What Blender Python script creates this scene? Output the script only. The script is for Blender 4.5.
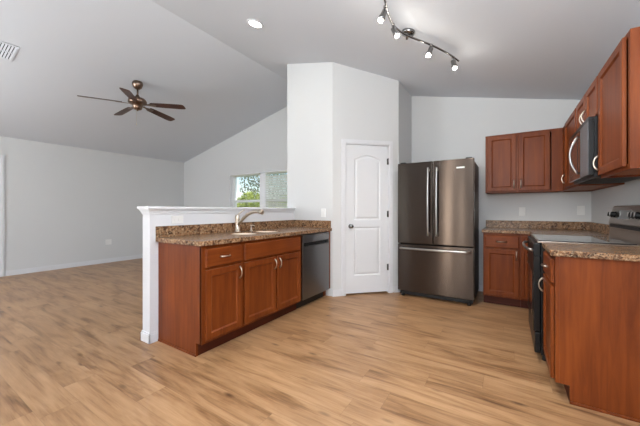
import bpy, bmesh, math, random
from mathutils import Vector, Matrix
random.seed(7)
for o in list(bpy.data.objects): bpy.data.objects.remove(o)
S = bpy.context.scene
COL = S.collection
R = math.radians

# ------------------------------------------------------------------ camera
cam_d = bpy.data.cameras.new('camera'); cam = bpy.data.objects.new('camera', cam_d); COL.objects.link(cam)
cam_d.sensor_width = 36.0; cam_d.lens = 36.0 * 294.96 / 640
cam_d.shift_y = -(213 - 209.7) / 640
cam_d.clip_start = 0.05; cam_d.clip_end = 300
cam.location = (0, 0, 1.159); cam.rotation_euler = (R(90), 0, 0.5653)
S.camera = cam

# ------------------------------------------------------------------ world, sun, added fill lamps, exposure
W = bpy.data.worlds.new('sky'); S.world = W; W.use_nodes = True
wn = W.node_tree; wn.nodes.clear()
sky = wn.nodes.new('ShaderNodeTexSky'); sky.sky_type = 'NISHITA'
sky.sun_elevation = R(48); sky.sun_rotation = R(95); sky.sun_disc = False
sky.air_density = 1.0; sky.dust_density = 1.2
bgn = wn.nodes.new('ShaderNodeBackground'); bgn.inputs[1].default_value = 0.17
wo = wn.nodes.new('ShaderNodeOutputWorld')
wn.links.new(sky.outputs[0], bgn.inputs[0]); wn.links.new(bgn.outputs[0], wo.inputs[0])

sd = bpy.data.lights.new('sun', 'SUN'); so = bpy.data.objects.new('sun', sd); COL.objects.link(so)
sd.energy = 2.6; sd.angle = R(1.0); sd.color = (1, .95, .86)
so.location = (12, 2, 14)
so.rotation_euler = Vector((-1, -0.12, -1.1)).to_track_quat('-Z', 'Y').to_euler()

def area(name, loc, direction, sx, sy, power, col=(1, 1, 1)):
    d = bpy.data.lights.new(name, 'AREA'); o = bpy.data.objects.new(name, d); COL.objects.link(o)
    d.shape = 'RECTANGLE'; d.size = sx; d.size_y = sy; d.energy = power; d.color = col
    o.location = loc; o.rotation_euler = Vector(direction).to_track_quat('-Z', 'Z').to_euler()
    return o
# added fill lamps standing in for daylight, in made-up openings behind the camera
area('rear_fill_wide', (-3.9, -2.62, 1.10), (0, 1, .15), 1.9, 1.95, 10, (.90, .95, 1))
area('rear_fill_strip', (-1.66, -2.62, 1.10), (0, 1, 0), .10, 1.9, 13, (1, .90, .78))  # strip lamps added to draw vertical streaks on the refrigerator doors
area('rear_fill_strip', (-1.24, -2.62, 1.10), (0, 1, 0), .06, 1.9, 5, (1, .92, .82))
area('rear_fill_square', (-.18, -2.62, 1.45), (0, 1, .05), 1.2, 1.2, 8, (.93, .96, 1))
area('rear_fill_square', (-6.2, -2.62, 1.45), (0, 1, .1), 1.3, 1.2, 60, (.90, .95, 1))
# added fill lamps, unseen: one facing forward, two bounced off the ceiling
area('front_fill', (-.1, -.6, 1.70), (.24, 1, .12), .9, .9, 18, (.95, .98, 1))
area('ceiling_bounce_fill', (0, -.45, 1.8), (.14, .12, 1), 1.0, 1.0, 130, (.90, .955, 1))
area('ceiling_bounce_fill', (-5.0, -1.4, 1.7), (.0, .3, 1), 1.4, 1.2, 47, (.90, .955, 1))

S.view_settings.view_transform = 'Standard'; S.view_settings.look = 'None'
S.view_settings.gamma = 1; S.view_settings.exposure = 0.65
S.view_settings.use_curve_mapping = False

# ------------------------------------------------------------------ materials
def srgb(r, g, b):
    def f(c):
        c /= 255.0
        return c / 12.92 if c <= .04045 else ((c + .055) / 1.055) ** 2.4
    return (f(r), f(g), f(b), 1)
def base_mat(name, col, rough=.5, metal=0, **kw):
    m = bpy.data.materials.new(name); m.use_nodes = True
    b = m.node_tree.nodes['Principled BSDF']
    b.inputs['Base Color'].default_value = col; b.inputs['Roughness'].default_value = rough
    b.inputs['Metallic'].default_value = metal
    for k, v in kw.items(): b.inputs[k.replace('_', ' ')].default_value = v
    return m, m.node_tree.nodes, m.node_tree.links, b
def coords(n, l, scale=(1, 1, 1), kind='Object'):
    t = n.new('ShaderNodeTexCoord'); mp = n.new('ShaderNodeMapping')
    mp.inputs['Scale'].default_value = scale; l.new(t.outputs[kind], mp.inputs[0]); return mp.outputs[0]
def noise(n, l, vec, scale, detail=3, rough=.5, dist=0):
    t = n.new('ShaderNodeTexNoise'); t.inputs['Scale'].default_value = scale
    t.inputs['Detail'].default_value = detail; t.inputs['Roughness'].default_value = rough
    t.inputs['Distortion'].default_value = dist
    l.new(vec, t.inputs['Vector']); return t.outputs[0]
def ramp(n, l, fac, stops):
    r = n.new('ShaderNodeValToRGB'); e = r.color_ramp.elements
    e[0].position, e[0].color = stops[0]; e[1].position, e[1].color = stops[-1]
    for p, c in stops[1:-1]:
        x = e.new(p); x.color = c
    l.new(fac, r.inputs[0]); return r.outputs[0]
def bump(n, l, h, b, s=.1, d=.01):
    k = n.new('ShaderNodeBump'); k.inputs['Strength'].default_value = s; k.inputs['Distance'].default_value = d
    l.new(h, k.inputs['Height']); l.new(k.outputs[0], b.inputs['Normal'])
def mix(n, l, fac, a, b, mode='MIX'):
    m = n.new('ShaderNodeMix'); m.data_type = 'RGBA'; m.blend_type = mode
    for s, v in ((0, fac), (6, a), (7, b)):
        if hasattr(v, 'links'): l.new(v, m.inputs[s])
        else: m.inputs[s].default_value = v
    return m.outputs[2]
def mathn(n, l, op, a, b=None):
    m = n.new('ShaderNodeMath'); m.operation = op
    for i, v in enumerate((a, b)):
        if v is None: continue
        if hasattr(v, 'links'): l.new(v, m.inputs[i])
        else: m.inputs[i].default_value = v
    return m.outputs[0]

def paint(name, col, rough=.6, bs=.08, sc=140):
    m, n, l, b = base_mat(name, col, rough)
    v = coords(n, l); h = noise(n, l, v, sc, 2); bump(n, l, h, b, bs, .002)
    return m
M = {}
M['wall'] = paint('grey_wall_paint', srgb(205, 206, 206), .75)
M['ceiling'] = paint('ceiling_paint', srgb(204, 208, 214), .9, .25, 60)
M['trim'] = paint('white_trim_paint', srgb(213, 214, 217), .4, .03)
M['door_white'] = paint('white_door_paint', srgb(217, 219, 222), .38, .03)
M['plastic_white'] = paint('white_plastic', srgb(226, 226, 224), .35, .02)

def wood(name, dark, light, rough=.4, sc=(26, 26, 1.6)):
    m, n, l, b = base_mat(name, light, rough)
    v = coords(n, l, sc)
    a = noise(n, l, v, 1.0, 6, .62, .6)
    v2 = coords(n, l, (3, 3, 1.2)); a2 = noise(n, l, v2, 1.3, 3, .5, .3)
    f = mathn(n, l, 'ADD', mathn(n, l, 'MULTIPLY', a, .6), mathn(n, l, 'MULTIPLY', a2, .4))
    c = ramp(n, l, f, [(.34, dark), (.66, light)])
    l.new(c, b.inputs['Base Color']); bump(n, l, a, b, .05, .002)
    b.inputs['Specular IOR Level'].default_value = .22; b.inputs['Coat Weight'].default_value = .0; b.inputs['Coat Roughness'].default_value = .25
    return m
M['cherry'] = wood('cherry_stained_wood', srgb(90, 38, 12), srgb(127, 63, 23))
M['cherry_h'] = wood('cherry_stained_wood_horizontal', srgb(90, 38, 12), srgb(127, 63, 23), .4, (1.6, 26, 26))
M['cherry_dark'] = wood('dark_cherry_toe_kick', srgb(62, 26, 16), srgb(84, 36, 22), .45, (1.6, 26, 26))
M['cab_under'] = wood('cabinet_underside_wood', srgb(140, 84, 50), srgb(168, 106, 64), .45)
M['fan_blade'] = wood('dark_walnut_blade', srgb(58, 38, 30), srgb(86, 56, 44), .35, (3, 3, 3))

def granite():
    m, n, l, b = base_mat('brown_granite_laminate', srgb(120, 96, 78), .25, 0, Specular_IOR_Level=.3)
    v = coords(n, l)
    a = noise(n, l, v, 21, 5, .65, .9)
    c1 = ramp(n, l, a, [(.33, srgb(38, 26, 20)), (.42, srgb(82, 56, 38)), (.49, srgb(112, 80, 56)), (.56, srgb(150, 114, 82)), (.66, srgb(66, 42, 28))])
    a2 = noise(n, l, v, 75, 4, .6, .4)
    k = ramp(n, l, a2, [(.42, (0, 0, 0, 1)), (.5, (0, 0, 0, 1)), (.62, (1, 1, 1, 1))])
    c2 = mix(n, l, mathn(n, l, 'MULTIPLY', k, .5), c1, srgb(196, 170, 138))
    vo = n.new('ShaderNodeTexVoronoi'); vo.inputs['Scale'].default_value = 55; l.new(v, vo.inputs['Vector'])
    k2 = ramp(n, l, vo.outputs['Distance'], [(.12, (1, 1, 1, 1)), (.3, (0, 0, 0, 1))])
    c3 = mix(n, l, mathn(n, l, 'MULTIPLY', k2, .8), c2, srgb(40, 31, 27))
    l.new(c3, b.inputs['Base Color'])
    return m
M['granite'] = granite()

def steel(name, col, rough=.28, aniso=.7, sc=(90, 90, .6)):
    m, n, l, b = base_mat(name, col, rough, 1.0)
    v = coords(n, l, sc); a = noise(n, l, v, 1, 3)
    rr = mathn(n, l, 'ADD', mathn(n, l, 'MULTIPLY', a, .05), rough - .025)
    l.new(rr, b.inputs['Roughness'])
    b.inputs['Anisotropic'].default_value = aniso; b.inputs['Anisotropic Rotation'].default_value = 0
    tg = n.new('ShaderNodeCombineXYZ'); tg.inputs[2].default_value = 1.0; tg.inputs[0].default_value = .001
    l.new(tg.outputs[0], b.inputs['Tangent'])
    return m
M['steel_dark'] = steel('dark_stainless_steel', srgb(82, 74, 69), .21, 1.0)
M['steel'] = steel('brushed_stainless_steel', srgb(176, 174, 172), .3)
M['steel_dw'] = steel('dishwasher_stainless_steel', srgb(134, 133, 134), .3)
M['steel_range'] = steel('range_stainless_steel', srgb(160, 148, 138), .3)
M['nickel'] = base_mat('brushed_nickel', srgb(200, 190, 176), .28, 1.0)[0]
M['chrome'] = base_mat('chrome', srgb(140, 139, 138), .16, 1.0)[0]
M['black'] = base_mat('black_enamel', srgb(14, 14, 15), .35, 0, Specular_IOR_Level=.3)[0]
M['black_matte'] = base_mat('black_plastic', srgb(20, 20, 21), .55)[0]
M['grey_plastic'] = base_mat('dark_grey_control_panel', srgb(92, 94, 98), .35)[0]
M['fridge_side'] = paint('textured_dark_grey_side', srgb(84, 78, 74), .5, .1, 300)
M['glass_black'] = base_mat('black_ceramic_glass', srgb(26, 24, 23), .05, 0, Coat_Weight=.6)[0]
M['mw_glass'] = base_mat('microwave_window_glass', srgb(96, 70, 54), .08, .55)[0]
M['bronze'] = base_mat('antique_bronze', srgb(132, 112, 98), .3, 1.0)[0]
M['sink'] = base_mat('ivory_sink_composite', srgb(226, 214, 196), .28)[0]
M['dark_gap'] = base_mat('gasket_rubber_and_duct_shade', srgb(14, 13, 13), .8)[0]  # near-black: rubber on the gasket, painted shade inside the vent
M['vinyl'] = paint('white_window_vinyl', srgb(232, 233, 236), .4, .02)
M['slat'] = paint('white_blind_slat', srgb(238, 238, 234), .5, .02)
_n = M['slat'].node_tree.nodes; _l = M['slat'].node_tree.links
_t = _n.new('ShaderNodeBsdfTranslucent'); _t.inputs[0].default_value = srgb(238, 238, 230); _x = _n.new('ShaderNodeMixShader'); _x.inputs[0].default_value = .6
_l.new(_n['Principled BSDF'].outputs[0], _x.inputs[1]); _l.new(_t.outputs[0], _x.inputs[2]); _l.new(_x.outputs[0], _n['Material Output'].inputs[0])

def emit(name, col, s):
    m = bpy.data.materials.new(name); m.use_nodes = True; n = m.node_tree.nodes; n.clear()
    e = n.new('ShaderNodeEmission'); e.inputs[0].default_value = col; e.inputs[1].default_value = s
    o = n.new('ShaderNodeOutputMaterial'); m.node_tree.links.new(e.outputs[0], o.inputs[0]); return m
M['bulb'] = emit('lit_bulb', (1, .95, .86, 1), 45)

def glass():
    m = bpy.data.materials.new('clear_window_glass'); m.use_nodes = True; n = m.node_tree.nodes; l = m.node_tree.links; n.clear()
    t = n.new('ShaderNodeBsdfTransparent'); g = n.new('ShaderNodeBsdfGlossy'); g.inputs['Roughness'].default_value = .02
    x = n.new('ShaderNodeMixShader'); x.inputs[0].default_value = .05
    o = n.new('ShaderNodeOutputMaterial'); l.new(t.outputs[0], x.inputs[1]); l.new(g.outputs[0], x.inputs[2]); l.new(x.outputs[0], o.inputs[0]); return m
M['glass'] = glass()

def floor_mat():
    m, n, l, b = base_mat('oak_look_vinyl_planks', srgb(176, 142, 108), .34)
    PW, PL = .182, 1.22
    tc = n.new('ShaderNodeTexCoord'); sp = n.new('ShaderNodeSeparateXYZ'); l.new(tc.outputs['Object'], sp.inputs[0])
    X, Y = sp.outputs[0], sp.outputs[1]
    yy = mathn(n, l, 'DIVIDE', Y, PW); row = mathn(n, l, 'FLOOR', yy); fy = mathn(n, l, 'FRACT', yy)
    wr = n.new('ShaderNodeTexWhiteNoise'); wr.noise_dimensions = '1D'; l.new(row, wr.inputs['W'])
    xx = mathn(n, l, 'ADD', mathn(n, l, 'DIVIDE', X, PL), wr.outputs['Value'])
    colx = mathn(n, l, 'FLOOR', xx); fx = mathn(n, l, 'FRACT', xx)
    cb = n.new('ShaderNodeCombineXYZ'); l.new(row, cb.inputs[0]); l.new(colx, cb.inputs[1])
    wp = n.new('ShaderNodeTexWhiteNoise'); wp.noise_dimensions = '2D'; l.new(cb.outputs[0], wp.inputs['Vector'])
    pid = wp.outputs['Value']
    # grain, shifted for every plank
    gz = n.new('ShaderNodeCombineXYZ'); l.new(mathn(n, l, 'ADD', X, mathn(n, l, 'MULTIPLY', pid, 17)), gz.inputs[0])
    l.new(mathn(n, l, 'ADD', Y, mathn(n, l, 'MULTIPLY', pid, 5)), gz.inputs[1]); l.new(mathn(n, l, 'MULTIPLY', pid, 31), gz.inputs[2])
    def mp(s):
        q = n.new('ShaderNodeMapping'); q.inputs['Scale'].default_value = s; l.new(gz.outputs[0], q.inputs[0]); return q.outputs[0]
    big = noise(n, l, mp((1.5, 9, 1)), 1.0, 3, .55, .9)
    mid = noise(n, l, mp((2.0, 30, 1)), 1.0, 6, .66, 1.0)
    fine = noise(n, l, mp((5, 120, 1)), 1.0, 3, .6, .3)
    f = mathn(n, l, 'ADD', mathn(n, l, 'ADD', mathn(n, l, 'MULTIPLY', big, .52), mathn(n, l, 'MULTIPLY', mid, .34)), mathn(n, l, 'MULTIPLY', fine, .14))
    c = ramp(n, l, f, [(.33, srgb(98, 68, 43)), (.42, srgb(138, 101, 68)), (.50, srgb(160, 122, 86)), (.62, srgb(178, 140, 103)), (.72, srgb(146, 108, 75))])
    tone = ramp(n, l, pid, [(0, (.94, .93, .92, 1)), (1, (1.05, 1.05, 1.04, 1))])
    c = mix(n, l, 1.0, c, tone, 'MULTIPLY')
    # small knots
    vo = n.new('ShaderNodeTexVoronoi'); vo.inputs['Scale'].default_value = 1; l.new(mp((2.2, 6.5, 1)), vo.inputs['Vector'])
    kn = ramp(n, l, vo.outputs['Distance'], [(.03, (1, 1, 1, 1)), (.13, (0, 0, 0, 1))])
    c = mix(n, l, mathn(n, l, 'MULTIPLY', kn, .75), c, srgb(70, 46, 30))
    # seams
    ey = mathn(n, l, 'MINIMUM', fy, mathn(n, l, 'SUBTRACT', 1, fy)); ex = mathn(n, l, 'MINIMUM', fx, mathn(n, l, 'SUBTRACT', 1, fx))
    sy = mathn(n, l, 'LESS_THAN', ey, .0075); sx = mathn(n, l, 'LESS_THAN', ex, .0013)
    seam = mathn(n, l, 'MAXIMUM', sy, sx)
    c = mix(n, l, mathn(n, l, 'MULTIPLY', seam, .28), c, srgb(90, 66, 48))
    l.new(c, b.inputs['Base Color'])
    rr = mathn(n, l, 'ADD', mathn(n, l, 'MULTIPLY', mid, .16), .28); l.new(rr, b.inputs['Roughness'])
    h = mathn(n, l, 'SUBTRACT', mathn(n, l, 'MULTIPLY', fine, .3), seam); bump(n, l, h, b, .12, .001)
    return m
M['floor'] = floor_mat()

# ------------------------------------------------------------------ mesh helpers
class MB:
    def __init__(s): s.v = []; s.f = []; s.sm = []
    def add(s, vs, fs, smooth=False):
        k = len(s.v); s.v += [tuple(p) for p in vs]
        for f in fs: s.f.append([k + i for i in f]); s.sm.append(smooth)
        return s
    def box(s, x0, x1, y0, y1, z0, z1):
        return s.add([(x0, y0, z0), (x1, y0, z0), (x1, y1, z0), (x0, y1, z0), (x0, y0, z1), (x1, y0, z1), (x1, y1, z1), (x0, y1, z1)],
                     [(3, 2, 1, 0), (4, 5, 6, 7), (0, 1, 5, 4), (1, 2, 6, 5), (2, 3, 7, 6), (3, 0, 4, 7)])
    def prism(s, pts, d, z0, z1):
        """pts in a plane, extruded along axis d ('x','y','z') from z0 to z1"""
        def P(a, b, c): return {'x': (c, a, b), 'y': (a, c, b), 'z': (a, b, c)}[d]
        n = len(pts)
        vs = [P(a, b, z0) for a, b in pts] + [P(a, b, z1) for a, b in pts]
        fs = [tuple(range(n))[::-1], tuple(range(n, 2 * n))] + [(i, (i + 1) % n, n + (i + 1) % n, n + i) for i in range(n)]
        return s.add(vs, fs)
    def foot(s, pts, z0, top):
        n = len(pts); tf = top if callable(top) else (lambda x: top)
        vs = [(a, b, z0) for a, b in pts] + [(a, b, tf(a)) for a, b in pts]
        fs = [tuple(range(n))[::-1], tuple(range(n, 2 * n))] + [(i, (i + 1) % n, n + (i + 1) % n, n + i) for i in range(n)]
        return s.add(vs, fs)
    def tube(s, pts, rad, seg=10, flat=1.0, side=None):
        pts = [Vector(p) for p in pts]; n = len(pts)
        rr = rad if isinstance(rad, (list, tuple)) else [rad] * n
        t0 = (pts[1] - pts[0]).normalized()
        a = Vector(side) if side else (Vector((0, 0, 1)) if abs(t0.z) < .9 else Vector((1, 0, 0)))
        vs = []; fs = []
        for i, p in enumerate(pts):
            t = (pts[min(i + 1, n - 1)] - pts[max(i - 1, 0)]).normalized()
            u = (a - t * a.dot(t)).normalized(); w = t.cross(u); a = u
            for k in range(seg):
                g = 2 * math.pi * k / seg
                vs.append(p + u * math.cos(g) * rr[i] * flat + w * math.sin(g) * rr[i])
        for i in range(n - 1):
            for k in range(seg):
                fs.append((i * seg + k, i * seg + (k + 1) % seg, (i + 1) * seg + (k + 1) % seg, (i + 1) * seg + k))
        s.add(vs, fs, True)
        return s.add([vs[k] for k in range(seg)] + [vs[(n - 1) * seg + k] for k in range(seg)], [tuple(range(seg))[::-1], tuple(range(seg, 2 * seg))])
    def lathe(s, prof, c=(0, 0, 0), axis=(0, 0, 1), seg=28):
        """prof: list of (radius, height along axis)"""
        q = Vector((0, 0, 1)).rotation_difference(Vector(axis).normalized()).to_matrix(); c = Vector(c)
        vs = []; fs = []; n = len(prof)
        for r, h in prof:
            for k in range(seg):
                g = 2 * math.pi * k / seg
                vs.append(c + q @ Vector((r * math.cos(g), r * math.sin(g), h)))
        for i in range(n - 1):
            for k in range(seg):
                fs.append((i * seg + k, i * seg + (k + 1) % seg, (i + 1) * seg + (k + 1) % seg, (i + 1) * seg + k))
        fs.append(tuple(range(seg))[::-1]); fs.append(tuple(range((n - 1) * seg, n * seg)))
        return s.add(vs, fs, True)
    def rings(s, loops, cap=True, back=True):
        """loops: list of equal-length point loops"""
        n = len(loops[0]); vs = [p for L in loops for p in L]; fs = []
        for i in range(len(loops) - 1):
            for k in range(n):
                fs.append((i * n + k, i * n + (k + 1) % n, (i + 1) * n + (k + 1) % n, (i + 1) * n + k))
        if cap: fs.append(tuple(range((len(loops) - 1) * n, len(loops) * n)))
        if back: fs.append(tuple(range(n))[::-1])
        return s.add(vs, fs)
    def panel(s, x0, x1, z0, z1, prof, y=0):
        """front-facing (towards -y) profiled panel; prof: (inset, how far forward)"""
        L = []
        for i, d in prof: L.append([(x0 + i, y - d, z0 + i), (x1 - i, y - d, z0 + i), (x1 - i, y - d, z1 - i), (x0 + i, y - d, z1 - i)])
        return s.rings(L)
    def build(s, name, mat, parent=None, bevel=0, seg=2, weld=True):
        me = bpy.data.meshes.new(name); me.from_pydata(s.v, [], s.f); me.update()
        for p, q in zip(me.polygons, s.sm): p.use_smooth = q
        bm = bmesh.new(); bm.from_mesh(me)
        if weld: bmesh.ops.remove_doubles(bm, verts=bm.verts, dist=1e-6)
        bmesh.ops.recalc_face_normals(bm, faces=bm.faces); bm.to_mesh(me); bm.free()
        me.materials.append(M[mat] if isinstance(mat, str) else mat)
        o = bpy.data.objects.new(name, me); COL.objects.link(o)
        if parent: o.parent = parent
        if bevel:
            b = o.modifiers.new('bevel', 'BEVEL'); b.width = bevel; b.segments = seg; b.limit_method = 'ANGLE'; b.angle_limit = R(40)
        return o
def thing(name, label, cat, loc=(0, 0, 0), rz=0, group=None):
    o = bpy.data.objects.new(name, None); COL.objects.link(o); o.location = loc; o.rotation_euler = (0, 0, rz)
    o.empty_display_size = .1
    o['label'] = label; o['category'] = cat
    if group: o['group'] = group
    return o
def tag(o, label, cat, group=None):
    o['label'] = label; o['category'] = cat
    if group: o['group'] = group
    return o
def struct(o, label=None, cat=None):
    o['kind'] = 'structure'
    if label: o['label'] = label
    if cat: o['category'] = cat
    return o

# ------------------------------------------------------------------ room dimensions
XL, XR, YB, YR = -7.39, .86, 4.77, -2.6
RX, RZ, SR, SL = -3.2586, 3.4263, .229, .2415
T = .15
def cz(x): return RZ - SR * (x - RX) if x >= RX else RZ - SL * (RX - x)
def topz(x): return cz(x)

# floor
fl = MB().box(XL - T, XR + T, YR - T, YB + T, -.12, 0).build('floor', 'floor'); struct(fl, 'light brown oak look plank floor running through the whole room', 'floor')
# ceiling, vaulted
c = MB()
c.prism([(XL - T, cz(XL - T)), (RX, RZ), (XR + T, cz(XR + T)), (XR + T, cz(XR + T) + .15), (RX, RZ + .15), (XL - T, cz(XL - T) + .15)], 'y', YR - T, YB + T)
struct(c.build('ceiling', 'ceiling'), 'pale grey vaulted ceiling rising to a ridge', 'ceiling')
# walls
WX0, WX1, WZ0, WZ1 = -5.58, -3.42, .86, 1.985
w = MB()
w.foot([(XL - T, YB), (WX0, YB), (WX0, YB + T), (XL - T, YB + T)], 0, topz)
w.foot([(WX0, YB), (WX1, YB), (WX1, YB + T), (WX0, YB + T)], 0, WZ0)
w.foot([(WX0, YB), (WX1, YB), (WX1, YB + T), (WX0, YB + T)], WZ1, topz)
w.foot([(WX1, YB), (RX, YB), (RX, YB + T), (WX1, YB + T)], 0, topz)
w.foot([(RX, YB), (XR + T, YB), (XR + T, YB + T), (RX, YB + T)], 0, topz)
struct(w.build('wall_back', 'wall'), 'grey back wall with the window and the kitchen corner', 'wall')
DL0, DL1 = .50, 1.335      # door opening in the left wall
w = MB()
w.foot([(XL - T, YR), (XL, YR), (XL, DL0), (XL - T, DL0)], 0, topz)
w.foot([(XL - T, DL0), (XL, DL0), (XL, DL1), (XL - T, DL1)], 2.05, topz)
w.foot([(XL - T, DL1), (XL, DL1), (XL, YB), (XL - T, YB)], 0, topz)
struct(w.build('wall_left', 'wall'), 'long plain grey wall of the living area', 'wall')
w = MB().foot([(XR, YR), (XR + T, YR), (XR + T, YB), (XR, YB)], 0, topz)
struct(w.build('wall_right', 'wall'), 'grey wall behind the range and right cabinets', 'wall')
# unseen wall behind the camera; openings made up to hold the fill lamps
ops = [(-6.85, -5.55, .85, 2.05), (-4.85, -2.95, .02, 2.08), (-1.76, -1.56, .10, 2.08), (-1.33, -1.15, .10, 2.08), (-.80, .45, .85, 2.05)]
w = MB(); x = XL - T
for a, b_, z0, z1 in ops:
    for s0, s1 in ([(x, a)] if not (x < RX < a) else [(x, RX), (RX, a)]):
        w.foot([(s0, YR - T), (s1, YR - T), (s1, YR), (s0, YR)], 0, topz)
    for s0, s1 in ([(a, b_)] if not (a < RX < b_) else [(a, RX), (RX, b_)]):
        w.foot([(s0, YR - T), (s1, YR - T), (s1, YR), (s0, YR)], z1, topz)
        w.foot([(s0, YR - T), (s1, YR - T), (s1, YR), (s0, YR)], 0, z0)
    x = b_
w.foot([(x, YR - T), (XR + T, YR - T), (XR + T, YR), (x, YR)], 0, topz)
struct(w.build('wall_front', 'wall'), 'unseen grey wall behind the camera with openings added for fill lamps', 'wall')
for i, (a, b_, z0, z1) in enumerate(ops):  # unseen frames added around the fill lamp openings
    e = bpy.data.objects.new('window_%d' % (i + 2), None); COL.objects.link(e); e.location = ((a + b_) / 2, YR - .08, z0); struct(e)
    hw = (b_ - a) / 2; hh = z1 - z0
    fs_ = .05 if hw > .3 else .02
    f = MB().box(-hw, hw, -.03, .03, 0, .05).box(-hw, hw, -.03, .03, hh - .05, hh).box(-hw, -hw + fs_, -.03, .03, .05, hh - .05).box(hw - fs_, hw, -.03, .03, .05, hh - .05)
    if hw > .3: f.box(-.03, .03, -.03, .03, .05, hh - .05)
    f.build('window_frame', 'vinyl', e)

# pantry box in the corner
PX0, PX1, PX2, PY = -2.74, -1.969, -1.2904, 3.418
PY2 = PY + (PX2 - PX1); t = .1; k = t * math.tan(R(22.5))
w = MB().foot([(PX0, PY), (PX1, PY), (PX1 - k, PY + t), (PX0 + t, PY + t)], 0, topz)
struct(w.build('wall_pantry_front', 'wall'), 'tall light grey wall the peninsula runs into', 'wall')
w = MB().foot([(PX0, PY), (PX0 + t, PY + t), (PX0 + t, YB), (PX0, YB)], 0, topz)
struct(w.build('wall_pantry_left', 'wall'))
q = math.sqrt(.5); DG = (PX2 - PX1) / q      # length of diagonal wall
def dg(s, n=0): return (PX1 + s * q - n * q, PY + s * q + n * q)   # n: into the pantry
OPL, OPR, OPT = .172, .816, 2.056
w = MB()
w.foot([dg(0), dg(OPL), dg(OPL, t), (PX1 - k, PY + t)], 0, topz)
w.foot([dg(OPR), (PX2, PY2), (PX2 - t, PY2 + k), dg(OPR, t)], 0, topz)
w.foot([dg(OPL), dg(OPR), dg(OPR, t), dg(OPL, t)], OPT, topz)
struct(w.build('wall_pantry_diagonal', 'wall'), 'diagonal grey wall holding the white door', 'wall')
w = MB().foot([(PX2, PY2), (PX2, YB), (PX2 - t, YB), (PX2 - t, PY2 + k)], 0, topz)
struct(w.build('wall_pantry_right', 'wall'), 'narrow grey wall return left of the refrigerator', 'wall')

# half wall of the peninsula with cap, apron moulding, baseboard
HX0, HX1, HY = -2.734, -2.614, 1.369
w = MB().box(HX0, HX1, HY, PY, 0, 1.16)
struct(w.build('wall_peninsula', 'trim'), 'white half wall carrying the cap behind the sink', 'half wall')
def ushape(o, z0, z1, o2=None):
    """loop around the half wall end, open at the far wall, offset o"""
    return [(HX0 - o, PY - .001, z0), (HX0 - o, HY - o, z0), (HX1 + o, HY - o, z0), (HX1 + o, PY - .001, z0)]
cp = MB()
for o_, z0, z1 in ((.034, 1.164, 1.188), (.022, 1.150, 1.164), (.014, 1.134, 1.150), (.008, 1.118, 1.134)):
    cp.box(HX0 - o_, HX1 + o_, HY - o_, PY - .001, z0, z1)
struct(cp.build('trim_1', 'trim', bevel=.004), 'white cap and moulding along the top of the half wall', 'trim')
bb = MB()
for o_, z0, z1 in ((.013, 0, .075), (.008, .075, .09)):
    bb.box(HX0 - o_, HX0, HY - o_, PY, z0, z1); bb.box(HX0 - o_, HX1 + o_, HY - o_, HY, z0, z1); bb.box(HX1, HX1 + o_, HY - o_, 1.436, z0, z1)
struct(bb.build('baseboard_peninsula', 'trim', bevel=.003, weld=False), 'white baseboard around the half wall end', 'baseboard')

def baseboard(name, pts, label=None):
    """pts: list of ((x,y),(x,y), normal)"""
    b_ = MB()
    for (p, q_, n_) in pts:
        for th, z0, z1 in ((.013, 0, .075), (.008, .075, .09)):
            b_.foot([p, q_, (q_[0] + n_[0] * th, q_[1] + n_[1] * th), (p[0] + n_[0] * th, p[1] + n_[1] * th)], z0, z1)
    o = b_.build(name, 'trim', weld=False); struct(o, label, 'baseboard' if label else None)
baseboard('baseboard_left', [((XL, 1.405), (XL, YB), (1, 0)), ((XL, YR), (XL, .43), (1, 0))], 'white baseboard along the long left wall')
baseboard('baseboard_back', [((XL + .013, YB), (PX0, YB), (0, -1)), ((PX2 + .013, YB), (-.275, YB), (0, -1))], 'white baseboard along the back wall')
baseboard('baseboard_pantry', [(dg(.0), dg(.13), (q, -q)), (dg(.886), dg(DG), (q, -q)), ((PX2, PY2), (PX2, YB - .013), (1, 0)), ((PX0, PY), (PX0, YB - .013), (-1, 0))], 'white baseboard at the foot of the pantry walls')
baseboard('baseboard_right', [((XR, YR), (XR, 2.28), (-1, 0))])

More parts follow.
